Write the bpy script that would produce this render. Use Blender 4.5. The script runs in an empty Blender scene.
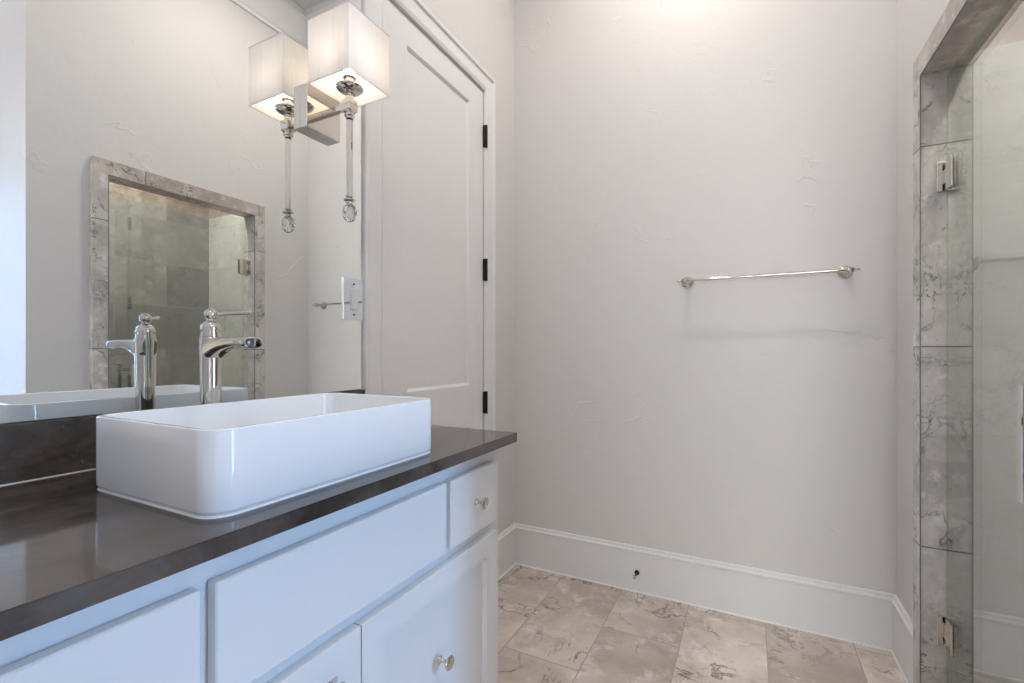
import bpy, bmesh, math, random
from mathutils import Vector, Matrix
random.seed(7)
PI = math.pi
S = bpy.context.scene
COL = S.collection
# ---------------------------------------------------------------- camera
cam_d = bpy.data.cameras.new('camera'); cam = bpy.data.objects.new('camera', cam_d); COL.objects.link(cam)
cam.location = (1.133, -2.247, 1.142)
cam.rotation_euler = (PI/2, 0, 0.472)
cam_d.sensor_width = 36; cam_d.lens = 463.374/1024*36; cam_d.shift_y = 10.45/1024; cam_d.clip_start = 0.02
S.camera = cam
# ---------------------------------------------------------------- world, exposure
S.view_settings.view_transform = 'Standard'; S.view_settings.look = 'None'
S.view_settings.gamma = 1; S.view_settings.use_curve_mapping = False
S.view_settings.exposure = 0.14
w = bpy.data.worlds.new('world'); S.world = w; w.use_nodes = True
w.node_tree.nodes['Background'].inputs[0].default_value = (.55, .75, 1, 1)
w.node_tree.nodes['Background'].inputs[1].default_value = 2.0
# ---------------------------------------------------------------- large lights
def area(name, loc, rot, sx, sy, power, color, shape='RECTANGLE'):
    l = bpy.data.lights.new(name, 'AREA'); l.shape = shape; l.size = sx
    if shape == 'RECTANGLE': l.size_y = sy
    l.energy = power; l.color = color
    o = bpy.data.objects.new(name, l); COL.objects.link(o); o.location = loc; o.rotation_euler = rot
    return o
DAY = (.26, .54, 1.0)
WARM = (1.0, .915, .84)
ZC = 3.42
area('daylight', (2.1, -7.90, 1.55), (PI/2, 0, PI), 1.9, 1.5, 1650, (1.0, .985, .965))      # daylight in the next room's window
area('alcove_daylight', (3.30, -1.575, 1.45), (0, PI/2, 0), 1.6, .20, 19, DAY)      # daylight in the alcove window
area('alcove_daylight', (3.30, -1.575, 1.45), (0, PI/2, 0), 1.6, .20, 19, DAY)      # daylight in the alcove window
CANS = [(.88, -.62, 13), (.95, -2.3, 9), (2.3, -2.1, 8)]
for x, y, p in CANS:
    area('can_lamp', (x, y, ZC-.012), (0, 0, 0), .07, .07, p, WARM, 'DISK')
area('can_lamp', (1.98, -.85, 2.735), (0, 0, 0), .11, .11, 25, WARM, 'DISK')      # added lamp that brightens the dark shower; no fitting is known there

# ---------------------------------------------------------------- materials
def newmat(name):
    m = bpy.data.materials.new(name); m.use_nodes = True
    nt = m.node_tree; return m, nt, nt.nodes['Principled BSDF']
def N(nt, t, **kw):
    n = nt.nodes.new(t)
    for k, v in kw.items():
        if k.startswith('i_'):
            n.inputs[int(k[2:]) if k[2:].isdigit() else k[2:].replace('_', ' ')].default_value = v
        else: setattr(n, k, v)
    return n
def L(nt, a, b): nt.links.new(a, b)
def math_(nt, op, a, b=None):
    n = N(nt, 'ShaderNodeMath', operation=op)
    for k, v in enumerate((a, b)):
        if v is None: continue
        if isinstance(v, (int, float)): n.inputs[k].default_value = v
        else: L(nt, v, n.inputs[k])
    return n.outputs[0]
def mix(nt, f, a, b, blend='MIX'):
    n = N(nt, 'ShaderNodeMix', data_type='RGBA', blend_type=blend)
    for k, v in ((0, f), (6, a), (7, b)):
        if isinstance(v, (int, float)): n.inputs[k].default_value = v
        elif isinstance(v, tuple): n.inputs[k].default_value = v + (1,)
        else: L(nt, v, n.inputs[k])
    return n.outputs[2]
def ramp(nt, v, lo, hi, a=0., b=1.):
    n = N(nt, 'ShaderNodeMapRange', interpolation_type='SMOOTHSTEP'); L(nt, v, n.inputs[0])
    for k, x in zip((1, 2, 3, 4), (lo, hi, a, b)): n.inputs[k].default_value = x
    return n.outputs[0]
def simple(name, col, rough=.5, metal=0., ior=1.5, coat=0.):
    m, nt, p = newmat(name)
    p.inputs['Base Color'].default_value = col + (1,); p.inputs['Roughness'].default_value = rough
    p.inputs['Metallic'].default_value = metal; p.inputs['IOR'].default_value = ior
    p.inputs['Coat Weight'].default_value = coat
    return m
def noise(nt, vec, scale, detail=4, rough=.55, dist=0., w=None):
    n = N(nt, 'ShaderNodeTexNoise', noise_dimensions='4D' if w is not None else '3D')
    L(nt, vec, n.inputs['Vector'])
    if w is not None: L(nt, w, n.inputs['W'])
    n.inputs['Scale'].default_value = scale; n.inputs['Detail'].default_value = detail
    n.inputs['Roughness'].default_value = rough; n.inputs['Distortion'].default_value = dist
    return n.outputs[0]
def plaster(name, col, strength=.42):
    m, nt, p = newmat(name)
    tc = N(nt, 'ShaderNodeTexCoord').outputs['Object']
    a = noise(nt, tc, 7, 5, .6, .8); b = noise(nt, tc, 2.2, 3, .5, 1.5)
    r = math_(nt, 'ABSOLUTE', math_(nt, 'SUBTRACT', b, .5)); ridge = ramp(nt, r, 0, .012, 1, 0)
    gate = ramp(nt, noise(nt, tc, 3.1, 2), .56, .66)
    hgt = math_(nt, 'ADD', math_(nt, 'MULTIPLY', a, .5), math_(nt, 'MULTIPLY', math_(nt, 'MULTIPLY', ridge, gate), .35))
    bp_ = N(nt, 'ShaderNodeBump'); bp_.inputs['Strength'].default_value = strength; bp_.inputs['Distance'].default_value = .012
    L(nt, hgt, bp_.inputs['Height']); L(nt, bp_.outputs[0], p.inputs['Normal'])
    p.inputs['Base Color'].default_value = col + (1,); p.inputs['Roughness'].default_value = .55
    return m
def tile(name, ua, va, u0, v0, bw, rh, base, dark, light, vein, rough=.18, mortar=.0016, grout=(.42, .38, .34), offs=.5, vscale=1., bumpy=0., pitted=0., contrast=(.86, 1.1), band=None, veins=1.):
    """stone tile laid in running bond; u runs along the tile, v across the rows (axes 0,1,2)"""
    m, nt, p = newmat(name)
    tc = N(nt, 'ShaderNodeTexCoord').outputs['Object']
    sx = N(nt, 'ShaderNodeSeparateXYZ'); L(nt, tc, sx.inputs[0])
    u = math_(nt, 'SUBTRACT', sx.outputs[ua], u0); v = math_(nt, 'SUBTRACT', sx.outputs[va], v0)
    cx = N(nt, 'ShaderNodeCombineXYZ'); L(nt, u, cx.inputs[0]); L(nt, v, cx.inputs[1])
    br = N(nt, 'ShaderNodeTexBrick', offset=offs, offset_frequency=2, squash=1.0)
    L(nt, cx.outputs[0], br.inputs['Vector'])
    br.inputs['Color1'].default_value = (0, 0, 0, 1); br.inputs['Color2'].default_value = (1, 1, 1, 1)
    br.inputs['Scale'].default_value = 1; br.inputs['Mortar Size'].default_value = mortar; br.inputs['Mortar Smooth'].default_value = .2
    br.inputs['Bias'].default_value = 0; br.inputs['Brick Width'].default_value = bw; br.inputs['Row Height'].default_value = rh
    rnd = N(nt, 'ShaderNodeSeparateColor'); L(nt, br.outputs['Color'], rnd.inputs[0])
    W = math_(nt, 'MULTIPLY', rnd.outputs[0], 37.)
    n1 = noise(nt, tc, 3.2*vscale, 6, .62, .5, W)
    n2 = noise(nt, tc, 9*vscale, 8, .7, .3, W)
    c = mix(nt, ramp(nt, n1, .36, .66), dark, base)
    c = mix(nt, ramp(nt, n2, .50, .72), c, light)
    # dark veins, two families, each showing only here and there
    va_ = math_(nt, 'ABSOLUTE', math_(nt, 'SUBTRACT', noise(nt, tc, 2.6*vscale, 7, .6, .9, W), .5))
    g1 = ramp(nt, noise(nt, tc, 4.*vscale, 3, .5, 0, W), .45, .6)
    vb = math_(nt, 'ABSOLUTE', math_(nt, 'SUBTRACT', noise(nt, tc, 7*vscale, 5, .6, 1.6, W), .49))
    g2 = ramp(nt, noise(nt, tc, 2.2*vscale, 3, .5, 0, W), .52, .68)
    c = mix(nt, math_(nt, 'MULTIPLY', math_(nt, 'MULTIPLY', ramp(nt, va_, 0, .011*veins, 1, 0), g1), .75), c, vein)
    c = mix(nt, math_(nt, 'MULTIPLY', math_(nt, 'MULTIPLY', ramp(nt, vb, 0, .022*veins, 1, 0), g2), .6), c, vein)
    if pitted:
        g3 = ramp(nt, noise(nt, tc, 60, 3, .6, 0, W), .62, .75)
        c = mix(nt, math_(nt, 'MULTIPLY', g3, pitted), c, vein)
    tn = N(nt, 'ShaderNodeMapRange'); L(nt, rnd.outputs[0], tn.inputs[0]); tn.inputs[3].default_value = contrast[0]; tn.inputs[4].default_value = contrast[1]
    cc = N(nt, 'ShaderNodeCombineXYZ')
    for k in range(3): L(nt, tn.outputs[0], cc.inputs[k])
    c = mix(nt, 1., c, cc.outputs[0], 'MULTIPLY')
    if band: c = mix(nt, math_(nt, 'MULTIPLY', math_(nt, 'GREATER_THAN', sx.outputs[2], band), .85), c, mix(nt, ramp(nt, n2, .4, .65), (.20, .145, .11), (.42, .33, .27)))   # brown border course
    c = mix(nt, br.outputs['Fac'], c, grout)
    L(nt, c, p.inputs['Base Color'])
    p.inputs['Roughness'].default_value = rough
    b = N(nt, 'ShaderNodeBump'); b.inputs['Strength'].default_value = .5; b.inputs['Distance'].default_value = .0015
    h = math_(nt, 'SUBTRACT', 1., br.outputs['Fac'])
    if bumpy: h = math_(nt, 'ADD', h, math_(nt, 'MULTIPLY', n2, bumpy))
    L(nt, h, b.inputs['Height']); L(nt, b.outputs[0], p.inputs['Normal'])
    return m
def arch_glass(name, tint, ior=1.5, gain=1.0):
    m = bpy.data.materials.new(name); m.use_nodes = True; nt = m.node_tree
    for n in list(nt.nodes): nt.nodes.remove(n)
    out = N(nt, 'ShaderNodeOutputMaterial'); t = N(nt, 'ShaderNodeBsdfTransparent'); g = N(nt, 'ShaderNodeBsdfGlossy')
    t.inputs[0].default_value = tint + (1,); g.inputs['Roughness'].default_value = 0
    fr = N(nt, 'ShaderNodeFresnel'); fr.inputs[0].default_value = ior
    # the way out of the pane mirrors the way in (no refraction here, so no total reflection either)
    gb = N(nt, 'ShaderNodeNewGeometry'); L(nt, math_(nt, 'SUBTRACT', ior, math_(nt, 'MULTIPLY', gb.outputs['Backfacing'], ior-1/ior)), fr.inputs[0])
    f = math_(nt, 'MULTIPLY', fr.outputs[0], gain)
    mx = N(nt, 'ShaderNodeMixShader'); L(nt, f, mx.inputs[0]); L(nt, t.outputs[0], mx.inputs[1]); L(nt, g.outputs[0], mx.inputs[2])
    L(nt, mx.outputs[0], out.inputs[0]); return m

M = {}
M['wall'] = plaster('wall_paint', (.685, .67, .66))
M['ceil'] = plaster('ceiling_paint', (.66, .65, .63), .08)
M['trim'] = simple('trim_paint', (.79, .79, .79), .32)
M['cab'] = simple('cabinet_paint', (.78, .79, .80), .3)
M['porc'] = simple('porcelain', (.86, .86, .86), .06, 0, 1.55, .3)
M['chrome'] = simple('polished_nickel', (.68, .645, .59), .05, 1)
M['black'] = simple('black_metal', (.012, .012, .013), .35, .3)
M['dark'] = simple('dark_rubber', (.02, .02, .02), .6)
M['plastic'] = simple('white_plastic', (.82, .82, .82), .3)
M['mirror'] = simple('mirror_silver', (.90, .915, .90), 0., 1)
M['mirroredge'] = simple('mirror_edge', (.10, .14, .13), .2, .4)
M['mirrorplate'] = simple('mirrored_plate', (.72, .78, .83), .03, 1)
M['strip'] = simple('edge_strip_metal', (.25, .25, .27), .3, .9)
M['rubbertip'] = simple('grey_rubber', (.45, .43, .42), .5)
M['sglass'] = arch_glass('shower_glass', (.90, .945, .92), 1.8, 1.75)
M['wglass'] = arch_glass('window_glass', (.97, .98, .98))
m, nt, p = newmat('clear_crystal'); p.inputs['Transmission Weight'].default_value = 1; p.inputs['Roughness'].default_value = 0; p.inputs['IOR'].default_value = 1.5
M['crystal'] = m
# lamp shade cloth: lets light through
m = bpy.data.materials.new('shade_cloth'); m.use_nodes = True; nt = m.node_tree
for n in list(nt.nodes): nt.nodes.remove(n)
out = N(nt, 'ShaderNodeOutputMaterial'); d = N(nt, 'ShaderNodeBsdfDiffuse'); t = N(nt, 'ShaderNodeBsdfTranslucent')
tc = N(nt, 'ShaderNodeTexCoord').outputs['Object']
mp = N(nt, 'ShaderNodeMapping'); mp.inputs['Scale'].default_value = (1, 1, .02); L(nt, tc, mp.inputs[0])
sl = noise(nt, mp.outputs[0], 170, 2)
cs = mix(nt, ramp(nt, sl, .3, .7), (.86, .81, .75), (.89, .85, .80))
L(nt, cs, d.inputs[0]); L(nt, cs, t.inputs[0])
mx = N(nt, 'ShaderNodeMixShader'); mx.inputs[0].default_value = .25
L(nt, d.outputs[0], mx.inputs[1]); L(nt, t.outputs[0], mx.inputs[2]); L(nt, mx.outputs[0], out.inputs[0]); M['cloth'] = m
def emit(name, col, s):
    m, nt, p = newmat(name); p.inputs['Base Color'].default_value = (.9, .9, .9, 1)
    p.inputs['Emission Color'].default_value = col + (1,); p.inputs['Emission Strength'].default_value = s; return m
M['bulb'] = emit('lit_bulb', (1, .86, .73), 17)
M['lens'] = emit('lit_can_lens', (1, .95, .9), 6)
# dark brown polished stone of the counter
m, nt, p = newmat('dark_stone'); tc = N(nt, 'ShaderNodeTexCoord').outputs['Object']
mp = N(nt, 'ShaderNodeMapping'); mp.inputs['Scale'].default_value = (2.2, 1, 2.2); mp.inputs['Rotation'].default_value = (0, 0, .5); L(nt, tc, mp.inputs[0])
a = noise(nt, mp.outputs[0], 5, 8, .65, .8); b = noise(nt, tc, 22, 6, .7, .5)
c = mix(nt, ramp(nt, a, .35, .68), (.034, .027, .022), (.098, .078, .067))
c = mix(nt, math_(nt, 'MULTIPLY', ramp(nt, b, .5, .75), .4), c, (.125, .105, .09))
v = math_(nt, 'ABSOLUTE', math_(nt, 'SUBTRACT', noise(nt, tc, 4.2, 6, .6, 1.2), .47)); g = ramp(nt, noise(nt, tc, 3., 3), .58, .70)
c = mix(nt, math_(nt, 'MULTIPLY', math_(nt, 'MULTIPLY', ramp(nt, v, 0, .004, 1, 0), g), .5), c, (.36, .33, .31))
L(nt, c, p.inputs['Base Color']); p.inputs['Roughness'].default_value = .07; p.inputs['IOR'].default_value = 1.62
M['stone'] = m
SB, SD, SL, SV = (.25, .245, .23), (.165, .16, .15), (.34, .33, .31), (.09, .085, .08)  # shower stone, colour dimmed to balance the strong shower lamp
M['floor'] = tile('floor_tile', 1, 0, -.357, .29, .61, .302, (.79, .70, .63), (.54, .46, .40), (.88, .84, .80), (.14, .095, .08), .25, .0022, (.46, .39, .34), pitted=.25, contrast=(.84, 1.08), veins=1.3)
M['jamb'] = tile('jamb_tile', 2, 1, 1.158, -2.0, .61, 3., (.72, .685, .655), (.50, .475, .45), (.84, .81, .78), (.09, .085, .085), .25, .0022, (.2, .19, .18), 0, 2.2, pitted=.5, veins=1.8)
M['header'] = tile('header_tile', 1, 2, -1.0, -2.0, .61, 6., (.60, .545, .50), (.42, .365, .325), (.76, .72, .68), SV, .25, .0022, (.2, .19, .18), 0, 2.0, pitted=.5, veins=1.5)
M['showerx'] = tile('shower_tile_dimmed', 1, 2, -.72, .25, .61, .305, SB, SD, SL, SV, .2, .0024, (.26, .25, .24), .5, 1.3, contrast=(.66, 1.15), band=2.17, veins=1.3)  # same stone as the end walls, darkened in colour as if less lit
M['showery'] = tile('shower_tile_lightened', 0, 2, 1.80, .25, .61, .305, (.56, .555, .535), (.48, .475, .455), (.63, .62, .60), (.22, .21, .20), .2, .0018, (.42, .41, .40), .5, 1.3, contrast=(.95, 1.05), band=2.17)  # same stone as the back wall, lightened in colour to look brighter lit
M['showerfloor'] = tile('shower_floor_tile', 0, 1, 1.75, -.1, .05, .05, SB, SD, SL, SV, .3, .0015, (.4, .38, .36), 0, 2)

# ---------------------------------------------------------------- mesh helpers (world coordinates unless a parent is given)
def new(): return bmesh.new()
def box(bm, x0, x1, y0, y1, z0, z1, bev=0., seg=1):
    r = bmesh.ops.create_cube(bm, size=1)['verts']
    for v_ in r: v_.co = Vector(((x0+x1)/2 + v_.co.x*(x1-x0), (y0+y1)/2 + v_.co.y*(y1-y0), (z0+z1)/2 + v_.co.z*(z1-z0)))
    if bev:
        es = list({e for v_ in r for e in v_.link_edges})
        bmesh.ops.bevel(bm, geom=es, offset=bev, segments=seg, affect='EDGES', profile=.5)
def basis(d):
    d = Vector(d).normalized(); up = Vector((0, 0, 1)) if abs(d.z) < .95 else Vector((1, 0, 0))
    a = d.cross(up).normalized(); return a, a.cross(d).normalized() * -1, d
def lathe(bm, prof, org, d=(0, 0, 1), seg=32, closed=False):
    """prof: list of (r, t) along direction d from org"""
    a, b, d = basis(d); org = Vector(org); rings = []
    for r, t in prof:
        if r < 1e-6: rings.append([bm.verts.new(org + d*t)]); continue
        rings.append([bm.verts.new(org + d*t + a*(r*math.cos(2*PI*k/seg)) + b*(r*math.sin(2*PI*k/seg))) for k in range(seg)])
    for q, s in zip(rings, rings[1:]):
        for k in range(seg):
            k2 = (k+1) % seg
            if len(q) == 1 and len(s) == 1: continue
            if len(q) == 1: bm.faces.new((q[0], s[k2], s[k]))
            elif len(s) == 1: bm.faces.new((q[k], q[k2], s[0]))
            else: bm.faces.new((q[k], q[k2], s[k2], s[k]))
    for q in (rings[0], rings[-1]):
        if len(q) > 1 and not closed: bm.faces.new(q)
    bmesh.ops.recalc_face_normals(bm, faces=bm.faces)
def rod(bm, p, q, r, seg=16, r2=None):
    p, q = Vector(p), Vector(q); l = (q-p).length
    lathe(bm, [(r, 0), (r if r2 is None else r2, l)], p, q-p, seg)
def ball(bm, c, r, seg=24, sz=1.):
    lathe(bm, [(r*math.sin(PI*k/12) if 0 < k < 12 else 0, -r*sz*math.cos(PI*k/12)) for k in range(13)], c, (0, 0, 1), seg)
def loft(bm, rings, cap=True):
    rs = [[bm.verts.new(Vector(p_)) for p_ in r] for r in rings]; n = len(rs[0])
    for q, s in zip(rs, rs[1:]):
        for k in range(n): bm.faces.new((q[k], q[(k+1) % n], s[(k+1) % n], s[k]))
    if cap: bm.faces.new(rs[0]); bm.faces.new(rs[-1])
    bmesh.ops.recalc_face_normals(bm, faces=bm.faces)
def obj(name, bm, mat, parent=None, smooth=True, origin=None):
    """origin: world point for the object's own origin"""
    me = bpy.data.meshes.new(name)
    if isinstance(mat, str): mat = M[mat]
    off = Vector(origin) if origin is not None else (parent.matrix_world.translation if parent is not None else Vector((0, 0, 0)))
    # children of an unrotated thing share its origin, so their mesh is stored relative to it
    bmesh.ops.translate(bm, verts=bm.verts, vec=-off)
    bm.to_mesh(me); bm.free(); me.materials.append(mat)
    o = bpy.data.objects.new(name, me); COL.objects.link(o)
    if parent is not None: o.parent = parent
    else: o.location = off
    if smooth:
        for pl in me.polygons: pl.use_smooth = True
        me.set_sharp_from_angle(angle=math.radians(35))
    bpy.context.view_layer.update()
    return o
def tag(o, label=None, cat=None, group=None, kind=None):
    for k, v_ in (('label', label), ('category', cat), ('group', group), ('kind', kind)):
        if v_: o[k] = v_
    return o
def thing(name, loc, label, cat, group=None):
    o = bpy.data.objects.new(name, None); COL.objects.link(o); o.location = loc; o.empty_display_size = .05
    bpy.context.view_layer.update(); return tag(o, label, cat, group)
def struct(name, bm, mat, parent=None, smooth=False, label=None):
    o = obj(name, bm, mat, parent, smooth)
    if parent is None: o['kind'] = 'structure'
    if label: o['label'] = label
    return o
def boxes(*bs, bev=0.):
    bm = new()
    for b_ in bs: box(bm, *b_, bev=bev)
    return bm

# ---------------------------------------------------------------- room shell
W = 1.636; YA = -1.427; YN = -2.75; XA = 3.15
# shower interior
SX0, SX1, SY0, SY1, SZ = 1.708, 2.60, -1.30, -.118, 2.75
struct('floor', boxes((-.0, XA, YN-.12, 0, -.1, 0), (-.6, 4.6, -8.0, YN-.12, -.1, 0)), 'floor', label='beige stone tile floor laid in running bond')
struct('ceiling', boxes((0, XA, YN, 0, ZC, ZC+.1), (-.6, 4.6, -8.0, YN-.12, 2.9, 3.0)), 'ceil', label='pale painted ceiling')
DY0, DY1, DZ = -1.018, -.325, 2.398      # left door opening
struct('wall_left', boxes((-.14, 0, YN, DY0, 0, ZC), (-.14, 0, DY1, .12, 0, ZC), (-.14, 0, DY0, DY1, DZ, ZC)), 'wall', label='light grey plaster wall behind the vanity')
struct('wall_back', boxes((0, W, 0, .12, 0, ZC)), 'wall', label='light grey textured plaster wall behind the towel bar')
OY0, OY1, OZ = -1.213, -.351, 2.057         # shower opening before its tile lining
struct('wall_right', boxes((W, 1.69, OY1, .12, 0, ZC), (W, 1.69, YA+.1, OY0, 0, ZC), (W, 1.69, OY0, OY1, OZ, ZC)), 'wall', label='light grey plaster wall around the shower opening')
struct('wall_alcove', boxes((W, XA, YA, YA+.1, 0, ZC), (XA, XA+.12, YN, -1.71, 0, ZC), (XA, XA+.12, -1.44, YA+.1, 0, ZC), (XA, XA+.12, -1.71, -1.44, 0, .6), (XA, XA+.12, -1.71, -1.44, 2.3, ZC)), 'wall', label='light grey plaster return wall past the shower')
NX0, NX1, NZ = 1.08, 2.1, 2.15
struct('wall_near', boxes((-.14, NX0, YN-.12, YN, 0, ZC), (NX1, XA+.12, YN-.12, YN, 0, ZC), (NX0, NX1, YN-.12, YN, NZ, ZC)), 'wall', label='light grey plaster wall with the entry doorway')
struct('wall_bedroom', boxes((-.72, -.6, -8.0, YN-.12, 0, 2.9), (4.6, 4.72, -8.0, YN-.12, 0, 2.9), (-.72, -.14, YN-.12, YN, 0, 2.9), (XA+.12, 4.72, YN-.12, YN, 0, 2.9),
       (-.72, 1.1, -8.12, -8.0, 0, 2.9), (3.1, 4.72, -8.12, -8.0, 0, 2.9), (1.1, 3.1, -8.12, -8.0, 0, .75), (1.1, 3.1, -8.12, -8.0, 2.35, 2.9)), 'wall', label='plain pale walls of the adjoining room')
win = struct('window_1', boxes((1.1, 1.15, -8.1, -8.04, .75, 2.35), (3.05, 3.1, -8.1, -8.04, .75, 2.35), (1.15, 3.05, -8.1, -8.04, .75, .8), (1.15, 3.05, -8.1, -8.04, 2.3, 2.35), (2.08, 2.12, -8.1, -8.04, .8, 2.3)), 'trim', label='white framed window of the adjoining room')
struct('pane', boxes((1.15, 3.05, -8.075, -8.071, .8, 2.3)), 'wglass', win)
win = struct('window_2', boxes((XA+.03, XA+.09, -1.71, -1.685, .6, 2.3), (XA+.03, XA+.09, -1.465, -1.44, .6, 2.3), (XA+.03, XA+.09, -1.685, -1.465, .6, .64), (XA+.03, XA+.09, -1.685, -1.465, 2.26, 2.3)), 'trim', label='white framed window at the end of the alcove')
struct('pane', boxes((XA+.055, XA+.059, -1.685, -1.465, .64, 2.26)), 'wglass', win)
# shower shell
struct('wall_shower_back', boxes((SX1, SX1+.1, SY0-.1, SY1+.1, 0, SZ)), 'showerx', label='grey stone tiled back wall inside the shower')
struct('wall_shower_side', boxes((1.69, SX1, SY1, SY1+.1, 0, SZ)), 'showery', label='grey stone tiled end wall inside the shower by the hinges')
struct('wall_shower_near', boxes((1.69, SX1, SY0-.02, SY0, 0, SZ)), 'showery', label='grey stone tiled end wall inside the shower by the handle')
struct('wall_shower_front', boxes((1.69, SX0, OY1, SY1, 0, SZ), (1.69, SX0, SY0, OY0, 0, SZ), (1.69, SX0, OY0, OY1, OZ, SZ)), 'showerx', label='grey stone tile on the inner face of the shower front wall')
struct('ceiling_shower', boxes((SX0, SX1, SY0, SY1, SZ, SZ+.05)), 'ceil', label='painted shower ceiling')
struct('floor_shower', boxes((SX0, SX1, SY0, SY1, 0, .03)), 'showerfloor', label='small grey mosaic shower floor')
# tiled lining and face frame of the shower opening
F = 1.600; IY0, IY1, IZ = -1.153, -.418, 1.987
surround = struct('trim_1', boxes((F, SX0, IY1, OY1, 0, IZ), (F, SX0, OY0, IY0, 0, IZ)), 'jamb', label='grey stone tile frame lining the shower opening')
struct('header', boxes((F, SX0, OY0, OY1, IZ, OZ)), 'header', surround)
struct('threshold', boxes((F, SX0, IY0, IY1, 0, .085)), 'header', surround)
struct('edge_strip', boxes((F-.001, F+.002, IY1-.002, IY1+.002, .085, IZ), (F-.001, F+.002, IY0-.002, IY0+.002, .085, IZ), (F-.001, F+.002, IY0, IY1, IZ-.002, IZ+.002)), 'strip', surround, label='thin dark metal tile edging')

# profile sweeps --------------------------------------------------
def prism_path(bm, prof, path, outs, up=None):
    """prof: (t, s) points; t along the outward normal, s along a second axis. path: list of points, outs: list of (tvec, svec) at each point (already mitred)"""
    rings = [[Vector(p_) + Vector(tv)*t + Vector(sv)*s for t, s in prof] for p_, (tv, sv) in zip(path, outs)]
    loft(bm, rings)
BB = [(0, 0), (.020, 0), (.020, .003), (.0145, .006), (.0145, .186), (.018, .190), (.018, .197), (.012, .200), (.010, .205), (.010, .211), (.007, .2145), (0, .2145)]
def baseboard(name, a, b, n, ma=0, mb=0, label=None):
    """a->b on floor; n inward normal; ma/mb: mitre, end shifts by t along the run (1 = shorten)"""
    a, b, n = Vector(a), Vector(b), Vector(n); d = (b-a).normalized(); bm = new()
    loft(bm, [[a + n*t + d*t*ma + Vector((0, 0, s)) for t, s in BB], [b + n*t - d*t*mb + Vector((0, 0, s)) for t, s in BB]])
    struct(name, bm, 'trim', smooth=False, label=label)
baseboard('baseboard_back', (0, 0, 0), (W, 0, 0), (0, -1, 0), 1, 1, 'tall white moulded baseboard under the towel bar')
baseboard('baseboard_left', (0, DY1+.088, 0), (0, 0, 0), (1, 0, 0), 0, 1, 'short white baseboard beside the door casing')
baseboard('baseboard_right', (W, 0, 0), (W, OY1, 0), (-1, 0, 0), 1, 0, 'short white baseboard beside the shower opening')
baseboard('baseboard_alcove', (W, YA, 0), (XA, YA, 0), (0, -1, 0), 0, 0, 'white baseboard past the shower')
baseboard('baseboard_shower', (W, OY0, 0), (W, YA, 0), (-1, 0, 0), 0, 0, 'white baseboard at the near end of the shower wall')
# crown
CR = [(0, 0), (.010, 0), (.014, -.015), (.02, -.018), (.08, -.11), (.10, -.15), (.104, -.165), (.104, -.18), (0, -.18)]
CR = [(0, -.18), (.014, -.18), (.018, -.165), (.03, -.155), (.10, -.045), (.118, -.035), (.118, -.012), (.125, -.008), (.125, 0), (0, 0)]
def crown(name, a, b, n, label):
    a, b, n = Vector(a), Vector(b), Vector(n); d = (b-a).normalized(); bm = new()
    loft(bm, [[a + n*t + d*t + Vector((0, 0, s)) for t, s in CR], [b + n*t - d*t + Vector((0, 0, s)) for t, s in CR]])
    struct(name, bm, 'trim', label=label)
crown('trim_2', (0, 0, ZC), (W, 0, ZC), (0, -1, 0), 'white crown moulding above the towel bar wall')
crown('trim_3', (0, YN, ZC), (0, 0, ZC), (1, 0, 0), 'white crown moulding above the vanity wall')
crown('trim_4', (W, 0, ZC), (W, YA-.12, ZC), (-1, 0, 0), 'white crown moulding above the shower wall')

# ---------------------------------------------------------------- left door
door = thing('door_1', (0, (DY0+DY1)/2, 0), 'white painted panel door with black hinges beside the mirror', 'door')
del door['category']; door['kind'] = 'structure'
# slab: stiles, rails, recessed flat panels with chamfered sticking
def panel_slab(bm, y0, y1, z0, z1, xf, th, panels, rec=.009, ch=.010, xb=None):
    """a slab whose face is at x = xf; panels = list of (ya, yb, za, zb); built as a grid of front faces plus recesses"""
    ys = sorted({y0, y1} | {v_ for p_ in panels for v_ in p_[:2]}); zs = sorted({z0, z1} | {v_ for p_ in panels for v_ in p_[2:]})
    def q(*pts): bm.faces.new([bm.verts.new(Vector(p_)) for p_ in pts])
    for ya, yb in zip(ys, ys[1:]):
        for za, zb in zip(zs, zs[1:]):
            inside = any(p_[0] <= ya and yb <= p_[1] and p_[2] <= za and zb <= p_[3] for p_ in panels)
            if not inside: q((xf, ya, za), (xf, yb, za), (xf, yb, zb), (xf, ya, zb))
    for a_, b_, c_, d_ in panels:
        o = [(a_, c_), (b_, c_), (b_, d_), (a_, d_)]; i = [(a_+ch, c_+ch), (b_-ch, c_+ch), (b_-ch, d_-ch), (a_+ch, d_-ch)]
        m_ = [(a_+ch*.35, c_+ch*.35), (b_-ch*.35, c_+ch*.35), (b_-ch*.35, d_-ch*.35), (a_+ch*.35, d_-ch*.35)]
        for (r1, x1), (r2, x2) in (((o, xf), (m_, xf-rec*.3)), ((m_, xf-rec*.3), (i, xf-rec))):
            for k in range(4):
                k2 = (k+1) % 4
                q((x1,)+r1[k], (x1,)+r1[k2], (x2,)+r2[k2], (x2,)+r2[k])
        q(*[(xf-rec,)+p_ for p_ in i])
    xb = xf-th; c = [(y0, z0), (y1, z0), (y1, z1), (y0, z1)]
    for k in range(4):
        k2 = (k+1) % 4
        q((xf,)+c[k], (xb,)+c[k], (xb,)+c[k2], (xf,)+c[k2])
    q(*[(xb,)+p_ for p_ in c])
    bmesh.ops.remove_doubles(bm, verts=bm.verts, dist=1e-5); bmesh.ops.recalc_face_normals(bm, faces=bm.faces)
bm = new(); panel_slab(bm, DY0+.003, DY1-.003, .008, DZ-.004, -.004, .038, [(-.883, -.446, .99, 2.291), (-.883, -.446, .23, .80)], .010, .012)
obj('door_leaf', bm, 'trim', door, smooth=False)
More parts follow.
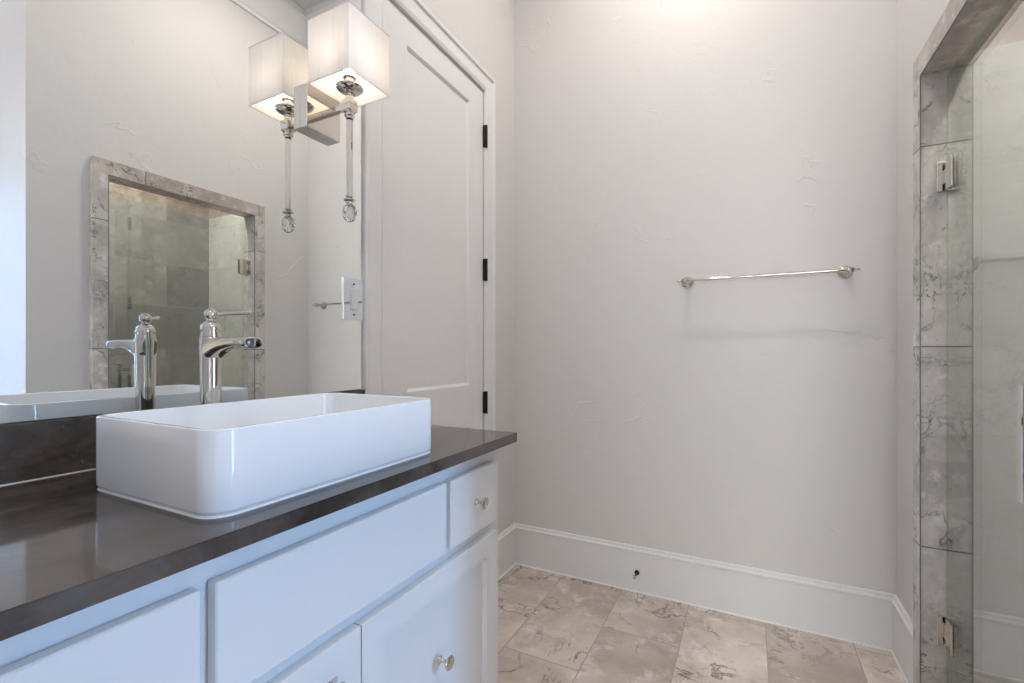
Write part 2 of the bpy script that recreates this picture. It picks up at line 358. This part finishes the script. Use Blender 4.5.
# casing: profile (t out of wall, s away from the opening)
CS = [(-.04, 0), (.010, 0), (.0125, .003), (.0125, .007), (.009, .010), (.012, .013), (.0145, .022), (.0145, .080), (.017, .084), (.024, .087), (.027, .092), (.027, .104), (.024, .108), (0, .110), (0, .006), (-.04, .006)]
bm = new()
z1 = DZ
pts = [((0, DY0, 0), (0, -1.125, 0)), ((0, DY0, z1), (0, -1.125, 1)), ((0, DY1, z1), (0, 1, 1)), ((0, DY1, 0), (0, 1, 0))]
CS2 = [p_ for p_ in CS if p_[0] >= 0 and p_ != (0, .006)]
CS2 = [(0, 0)] + [(t*.72, s_*.8) for t, s_ in CS2]
rings = [[Vector(p_) + Vector((t, 0, 0)) + Vector(sv)*s for t, s in CS2] for p_, sv in pts]
loft(bm, rings)
obj('casing', bm, 'trim', door, smooth=False)
for z in (2.177, 1.536, .900):
    bm = new()
    rod(bm, (.012, DY1+.004, z-.053), (.012, DY1+.004, z+.053), .0062, 14)
    for k in (-.054, .052): rod(bm, (.012, DY1+.004, z+k), (.012, DY1+.004, z+k+.002), .0046, 12)
    box(bm, -.002, .010, DY1-.006, DY1+.006, z-.052, z+.052)
    obj('hinge', bm, 'black', door).__setitem__('label', 'black hinge')

# ---------------------------------------------------------------- vanity
CZ = .918; CT = .0255; VY0, VY1 = -2.20, -1.140; FX = .525
van = thing('vanity_cabinet', (.26, (VY0+VY1)/2, 0), 'white painted vanity cabinet with shaker doors under the dark stone counter', 'vanity')
bm = new(); top = CZ-CT
fr = [(VY0, VY1, .855, top), (VY0, VY1, .672, .702), (VY0, VY1, .10, .13), (VY1-.045, VY1, .13, .855), (VY0, VY0+.045, .13, .855), (-1.415, -1.385, .702, .855), (-1.925, -1.895, .702, .855), (-1.68, -1.64, .13, .672)]
box(bm, .0, .505, VY1-.018, VY1, 0, top); box(bm, .0, .505, VY0, VY0+.018, 0, top); box(bm, 0, .505, VY0+.018, VY1-.018, .10, .118)
box(bm, .001, .012, VY0+.018, VY1-.018, .118, top); box(bm, .43, .445, VY0+.018, VY1-.018, 0, .10)
obj('carcass', bm, 'cab', van, False)
bm = new(); box(bm, .505, FX, VY0, VY1, .10, top)
obj('face_frame', bm, 'cab', van, False)
def front(name, y0, y1, z0, z1, panel=False):
    bm = new()
    if panel:
        panel_slab(bm, y0, y1, z0, z1, .545, .0195, [(y0+.055, y1-.050, z0+.052, z1-.052)], .011, .005)
        es = [e for e in bm.edges if all(abs(v_.co.x-.545) < 1e-5 for v_ in e.verts) and (all(abs(v_.co.y-y0) < 1e-5 for v_ in e.verts) or all(abs(v_.co.y-y1) < 1e-5 for v_ in e.verts) or all(abs(v_.co.z-z1) < 1e-5 for v_ in e.verts) or all(abs(v_.co.z-z0) < 1e-5 for v_ in e.verts))]
        bmesh.ops.bevel(bm, geom=es, offset=.002, segments=2, affect='EDGES')
    else: box(bm, FX+.0005, .545, y0, y1, z0, z1, .002)
    return obj(name, bm, 'cab', van)
def knob(parent, y, z, s=1.):
    bm = new()
    lathe(bm, [(.0085*s, 0), (.0085*s, .002), (.006*s, .004), (.0042*s, .008), (.0042*s, .015), (.006*s, .018), (.0115*s, .021), (.0145*s, .0235), (.0150*s, .0255), (.0135*s, .0275), (.009*s, .0285), (0, .029)], (.545, y, z), (1, 0, 0), 28)
    k = obj('knob', bm, 'chrome', parent); k['label'] = 'polished metal round knob'
d1 = front('drawer', -1.393, -1.185, .702, .855); knob(d1, -1.287, .779)
d2 = front('drawer', -2.125, -1.919, .702, .855); knob(d2, -2.022, .779)
front('false_front', -1.902, -1.408, .702, .855)
d3 = front('door', -1.6585, -1.185, .125, .675, True); knob(d3, -1.434, .484)
d4 = front('door', -2.125, -1.6615, .125, .675, True); knob(d4, -1.730, .615)

# countertop, notched round the door casing
YE, CX = -1.092, .560
bm = new()
poly = [(.0, -2.25), (CX, -2.25), (CX, YE), (.030, YE), (.030, -1.119), (.0, -1.119)]
lo = [bm.verts.new((x, y, top)) for x, y in poly]; hi = [bm.verts.new((x, y, CZ)) for x, y in poly]
bm.faces.new(hi); bm.faces.new(lo[::-1])
for k in range(6): bm.faces.new((lo[k], lo[(k+1) % 6], hi[(k+1) % 6], hi[k]))
bmesh.ops.recalc_face_normals(bm, faces=bm.faces)
bmesh.ops.bevel(bm, geom=[e for e in bm.edges], offset=.0014, segments=2, affect='EDGES')
ct = obj('countertop', bm, 'stone', None, origin=(.28, -1.67, top)); tag(ct, 'polished dark brown marble countertop on the white vanity', 'countertop')
bm = new(); box(bm, .0, .02, -2.25, -1.119, CZ+.0005, CZ+.1015, .0012)
bs = obj('backsplash', bm, 'stone', None, origin=(.01, -1.67, CZ)); tag(bs, 'low dark brown marble backsplash strip below the mirror', 'backsplash')
bm = new(); box(bm, .02, .0222, -2.25, -1.119, CZ, CZ+.0016)
obj('caulk_line', bm, 'plastic', bs)['label'] = 'thin white caulk line'

# mirror
bm = new(); box(bm, .0005, .0055, -2.25, -1.119, CZ+.1025, 2.60)
mr = obj('mirror', bm, 'mirroredge', None, False, origin=(.003, -1.68, CZ+.1025)); tag(mr, 'large frameless wall mirror standing on the dark backsplash', 'mirror')
bm = new(); box(bm, .0056, .0066, -2.25, -1.1195, CZ+.103, 2.60)
obj('silvered_face', bm, 'mirror', mr, False)
MX = .0066

# ---------------------------------------------------------------- vessel sink
def rrect(x0, x1, y0, y1, r, z, n=8):
    pts = []
    for cx_, cy_, a0 in ((x1-r, y1-r, 0), (x0+r, y1-r, PI/2), (x0+r, y0+r, PI), (x1-r, y0+r, 3*PI/2)):
        for k in range(n+1):
            a_ = a0 + PI/2*k/n; pts.append((cx_+r*math.cos(a_), cy_+r*math.sin(a_), z))
    return pts
X0, X1, Y0, Y1, ZT = .163, .506, -1.886, -1.388, 1.0375
def rr(i, r, z): return rrect(X0+i, X1-i, Y0+i, Y1-i, r, z)
bm = new()
loft(bm, [rr(.004, .035, CZ+.0012), rr(.003, .036, CZ+.0050), rr(.0005, .038, CZ+.008), rr(.000, .038, CZ+.014), rr(0, .038, ZT-.003), rr(.001, .037, ZT-.0008), rr(.0025, .036, ZT),
          rr(.0085, .030, ZT), rr(.010, .029, ZT-.001), rr(.011, .028, ZT-.004), rr(.014, .028, CZ+.05), rr(.019, .03, CZ+.032), rr(.032, .03, CZ+.024), rr(.06, .03, CZ+.021), rr(.13, .03, CZ+.0185)])
snk = obj('vessel_sink', bm, 'porc', None, origin=((X0+X1)/2, (Y0+Y1)/2, CZ)); tag(snk, 'white rectangular ceramic vessel sink sitting on the dark counter', 'sink')
bm = new(); lathe(bm, [(.031, 0), (.031, .002), (.028, .003), (.022, .0035), (.018, .006), (0, .008)], ((X0+X1)/2, (Y0+Y1)/2, CZ+.0186), (0, 0, 1), 28)
obj('drain', bm, 'chrome', snk)
bm = new(); loft(bm, [rrect(X0+.0012, X1-.0012, Y0+.0012, Y1-.0012, .037, CZ), rrect(X0+.003, X1-.003, Y0+.003, Y1-.003, .036, CZ+.0026)])
obj('caulk_bead', bm, 'plastic', snk)

# ---------------------------------------------------------------- faucet
FXC, FY = .135, -1.672
fa = thing('faucet', (FXC, FY, CZ), 'tall polished nickel faucet with a side lever between sink and mirror', 'faucet')
bm = new(); lathe(bm, [(.0215, 0), (.0215, .004), (.0185, .007), (.0182, .02), (.0188, .12), (.0200, .19), (.0212, .25), (.0210, .2555), (.0195, .2565), (0, .2565)], (FXC, FY, CZ), (0, 0, 1), 40)
obj('body', bm, 'chrome', fa)
bm = new(); zt = CZ+.2565
lathe(bm, [(.0188, 0), (.0188, .0095), (.0150, .0100), (.0150, .0125), (.0192, .0130), (.0190, .018), (.0170, .025), (.0125, .030), (.0075, .0325), (.0062, .037)], (FXC, FY, zt), (0, 0, 1), 36)
cap = obj('cap', bm, 'chrome', fa)
bm = new(); ball(bm, (FXC, FY, zt+.046), .0125, 28); obj('ball_joint', bm, 'chrome', fa)
bm = new(); a = Vector((FXC, FY, zt+.046)); bq = Vector((.188, -1.622, zt+.052)); rod(bm, a + (bq-a)*.1, bq, .0042, 16, .0048)
ball(bm, bq, .0050, 16); obj('lever', bm, 'chrome', fa)
def ell(x, zc, wy, hz, n=28, p=2.6, tilt=0):
    out = []
    for k in range(n):
        a_ = 2*PI*k/n; c_, s_ = math.cos(a_), math.sin(a_)
        dy = wy*math.copysign(abs(c_)**(2/p), c_); dz = hz*math.copysign(abs(s_)**(2/p), s_)
        out.append((x + tilt*dz, FY+dy, zc+dz))
    return out
TZ = CZ+.2545; bm = new()
sec = [(.116, .040, .0150), (.122, .046, .0190), (.135, .052, .0205), (.150, .046, .0205), (.165, .037, .0200), (.185, .029, .0190), (.21, .0240, .0180), (.230, .0215, .0178), (.248, .0215, .0188), (.262, .0225, .0200), (.271, .0225, .0200), (.275, .0215, .0190)]
rs = [ell(x, TZ - h_/2 - (.0 if x < .25 else (x-.25)*.05), w_, h_/2, tilt=0 if x < .25 else -.25) for x, h_, w_ in sec]
rs += [ell(.2755, TZ-.0125, .0165, .0088, tilt=-.25), ell(.270, TZ-.0125, .0150, .0078, tilt=-.25), ell(.259, TZ-.0125, .0145, .0075, tilt=-.25)]
loft(bm, rs)
obj('spout', bm, 'chrome', fa)
bm = new(); lathe(bm, [(.0070, 0), (.0075, .001), (.0075, .006), (.0060, .007), (0, .007)], (.2605, FY, TZ-.0125), (1, 0, 0), 24)
obj('aerator', bm, 'strip', fa)

# ---------------------------------------------------------------- wall sconce
LX, LY, LZ = .135, -1.295, 1.832
sc = thing('wall_sconce', (MX, LY, LZ), 'polished nickel sconce with a square fabric shade and hanging crystal rod mounted on the mirror', 'wall lamp')
bm = new(); box(bm, MX, .034, LY-.060, LY+.060, 1.774, 1.896, .0015); obj('backplate', bm, 'chrome', sc)
bm = new(); box(bm, .034, LX-.015, LY-.008, LY+.008, LZ-.008, LZ+.008, .001); obj('arm', bm, 'chrome', sc)
bm = new(); box(bm, LX-.0155, LX+.0155, LY-.0155, LY+.0155, LZ-.0155, LZ+.0155, .0015)
lathe(bm, [(.0150, 0), (.0150, .003), (.0115, .0045), (.0115, .009), (.0140, .0105), (.0140, .013), (.0105, .015), (.0105, .020)], (LX, LY, LZ-.0155), (0, 0, -1), 24)
lathe(bm, [(.012, 0), (.012, .010), (.009, .014), (.009, .020)], (LX, LY, LZ+.0155), (0, 0, 1), 24)
obj('joint_block', bm, 'chrome', sc)
bm = new(); lathe(bm, [(.010, 0), (.022, .002), (.034, .008), (.038, .013), (.0385, .015), (.036, .015), (.030, .010), (.018, .008), (.0125, .010), (.0125, .045), (.011, .046), (0, .046)], (LX, LY, LZ+.036), (0, 0, 1), 36)
obj('drip_pan', bm, 'chrome', sc)
bm = new(); lathe(bm, [(.009, 0), (.013, .008), (.019, .024), (.019, .034), (.013, .052), (.006, .064), (0, .068)], (LX, LY, LZ+.083), (0, 0, 1), 24)
obj('light_bulb', bm, 'bulb', sc)
HS = .0760; SZ0, SZ1 = 1.878, 2.051
bm = new()
rg = [[(LX-HS, LY-HS, z), (LX+HS, LY-HS, z), (LX+HS, LY+HS, z), (LX-HS, LY+HS, z)] for z in (SZ0, SZ1)]
loft(bm, rg, cap=False)
shade = obj('lamp_shade', bm, 'cloth', sc, False)
hem = simple('hem_cloth', (.72, .68, .64), .8)
for z in (SZ0, SZ1):
    bm = new()
    for a_, b_ in ((0, 1), (1, 2), (2, 3), (3, 0)):
        P_ = [(LX-HS, LY-HS), (LX+HS, LY-HS), (LX+HS, LY+HS), (LX-HS, LY+HS)]
        rod(bm, P_[a_]+(z,), P_[b_]+(z,), .0013, 8)
    obj('shade_hem', bm, hem, shade)
bm = new(); zs = LZ+.083
for sx in (-1, 1):
    for sy in (-1, 1):
        rod(bm, (LX+sx*.012, LY+sy*.012, zs-.004), (LX+sx*(HS-.001), LY+sy*(HS-.001), zs+.018), .0009, 6)
lathe(bm, [(.014, 0), (.018, 0), (.018, .0015), (.014, .0015)], (LX, LY, zs-.005), (0, 0, 1), 20)
obj('shade_frame', bm, 'chrome', shade)
bm = new(); rod(bm, (LX, LY, 1.7965), (LX, LY, 1.578), .0085, 24); obj('crystal_rod', bm, 'crystal', sc)
bm = new()
lathe(bm, [(.0105, 0), (.0105, .003), (.0085, .005), (.0130, .008), (.0160, .0105), (.0160, .0135), (.0100, .017), (.0085, .021), (.0085, .024)], (LX, LY, 1.580), (0, 0, -1), 28)
obj('rod_collar', bm, 'chrome', sc)
bm = new(); rgs = []
for k, (r, z) in enumerate(((.009, 1.5555), (.0165, 1.549), (.0190, 1.538), (.0190, 1.527), (.0160, 1.516), (.0100, 1.509), (.003, 1.5065))):
    rgs.append([(LX+r*math.cos(2*PI*(j+.5*(k % 2))/10), LY+r*math.sin(2*PI*(j+.5*(k % 2))/10), z) for j in range(10)])
loft(bm, rgs); obj('crystal_ball', bm, 'crystal', sc, False)

# ---------------------------------------------------------------- mirrored switch plate
PY, PZ = -1.1585, 1.3095
sw = thing('light_switch', (MX, PY, PZ), 'mirrored wall plate with a white rocker switch at the right edge of the mirror', 'light switch')
bm = new(); box(bm, MX, MX+.0045, PY-.0435, PY+.0435, PZ-.067, PZ+.067, .001, 1); obj('switch_plate', bm, 'mirrorplate', sw, False)
bm = new(); box(bm, MX+.004, MX+.0075, PY-.0165, PY+.0165, PZ-.033, PZ+.033, .001)
loft(bm, [[(MX+.0075, PY-.0145, PZ-.031), (MX+.0105, PY-.0145, PZ+.031), (MX+.0105, PY+.0145, PZ+.031), (MX+.0075, PY+.0145, PZ-.031)], [(MX+.005, PY-.0145, PZ-.031), (MX+.005, PY-.0145, PZ+.031), (MX+.005, PY+.0145, PZ+.031), (MX+.005, PY+.0145, PZ-.031)]])
obj('rocker', bm, 'plastic', sw, False)['label'] = 'white rocker'
for z in (PZ-.0485, PZ+.0485):
    bm = new(); lathe(bm, [(.0036, 0), (.0036, .0008), (.002, .0016), (0, .0018)], (MX+.0055, PY, z), (1, 0, 0), 16); obj('screw', bm, 'strip', sw)

# ---------------------------------------------------------------- towel bar
BZ, BY = 1.4585, -.068
tb = thing('towel_bar', (1.18, 0, BZ), 'polished nickel towel bar mounted across the back wall', 'towel bar')
bm = new(); rod(bm, (.872, BY, BZ), (1.492, BY, BZ), .0060, 20); obj('bar', bm, 'chrome', tb)
for x, s in ((.886, -1), (1.476, 1)):
    bm = new()
    lathe(bm, [(.0265, 0), (.0265, .003), (.0245, .006), (.0215, .007), (.0215, .010), (.0185, .013), (.012, .016), (.0085, .022), (.0075, .035), (.0085, .050), (.0115, .056), (.0135, .062), (.0140, .068), (.0130, .074), (.0095, .079), (.004, .0815), (0, .082)], (x, 0, BZ), (0, -1, 0), 32)
    obj('bracket', bm, 'chrome', tb)
    bm = new()
    lathe(bm, [(.0095, 0), (.0095, .003), (.0055, .005), (.0035, .010), (.0050, .015), (.0035, .020), (.0012, .026), (0, .027)], (x+s*.013, BY, BZ), (s, 0, 0), 20)
    obj('finial', bm, 'chrome', tb)

# ---------------------------------------------------------------- door stop on the baseboard
ds = thing('door_stop', (.661, -.0145, .094), 'small black door stop screwed to the white baseboard', 'door stop')
bm = new(); lathe(bm, [(.0115, 0), (.0115, .004), (.009, .006), (.0045, .008), (.0038, .012), (.0038, .052), (.0055, .053)], (.661, -.0145, .094), (0, -1, 0), 24); obj('stem', bm, 'black', ds)
bm = new(); lathe(bm, [(.0062, 0), (.0068, .002), (.0068, .009), (.005, .012), (0, .013)], (.661, -.0675, .094), (0, -1, 0), 20); obj('tip', bm, 'rubbertip', ds)['label'] = 'grey rubber tip'

# ---------------------------------------------------------------- shower door
XG = 1.665
sd = thing('shower_door', (XG, -.42, .09), 'frameless clear glass shower door with square hinges and a pull handle', 'shower door')
bm = new(); box(bm, XG-.005, XG+.005, -1.149, -.424, .097, 1.965); obj('glass_panel', bm, 'sglass', sd, False)
for zc in (1.668, .305):
    bm = new()
    box(bm, XG-.027, XG+.027, IY1-.0055, IY1, zc-.045, zc+.045, .0015)          # plate on the jamb
    box(bm, XG-.011, XG+.011, IY1-.024, IY1-.0055, zc-.022, zc+.022, .003)      # knuckle
    for s in (-1, 1):
        xa = XG+s*.0052; xb = XG+s*.0115
        box(bm, min(xa, xb), max(xa, xb), IY1-.060, IY1-.019, zc-.045, zc+.045, .0015)
    obj('hinge', bm, 'chrome', sd)['label'] = 'square polished metal hinge'
bm = new(); HY = -1.055
for s in (-1, 1):
    xo = XG + s*.076; h0, h1 = .862, 1.082
    box(bm, xo-.0095, xo+.0095, HY-.0095, HY+.0095, h0, h1, .0015)
    for z in (h0+.028, h1-.028):
        rod(bm, (XG+s*.005, HY, z), (xo-s*.008, HY, z), .0065, 16)
obj('handle', bm, 'chrome', sd)['label'] = 'square bar pull handle'

# ---------------------------------------------------------------- recessed ceiling lights
def can(x, y, label, ZC=ZC):
    t = thing('recessed_light', (x, y, ZC), label, 'ceiling light', 'recessed ceiling lights')
    bm = new(); lathe(bm, [(.062, 0), (.085, 0), (.085, -.004), (.078, -.008), (.064, -.009), (.062, -.004)], (x, y, ZC), (0, 0, 1), 36); obj('trim_ring', bm, 'plastic', t)
    bm = new(); lathe(bm, [(0, -.0005), (.062, -.0005), (.062, -.0025), (0, -.0025)], (x, y, ZC), (0, 0, 1), 36, closed=True); obj('lens', bm, 'lens', t)
can(.88, -.62, 'round white recessed ceiling light near the towel bar wall')
can(.95, -2.3, 'round white recessed ceiling light in front of the vanity')
can(2.3, -2.1, 'round white recessed ceiling light past the shower')
can(1.98, -.85, 'added round white recessed light that brightens the shower', SZ)
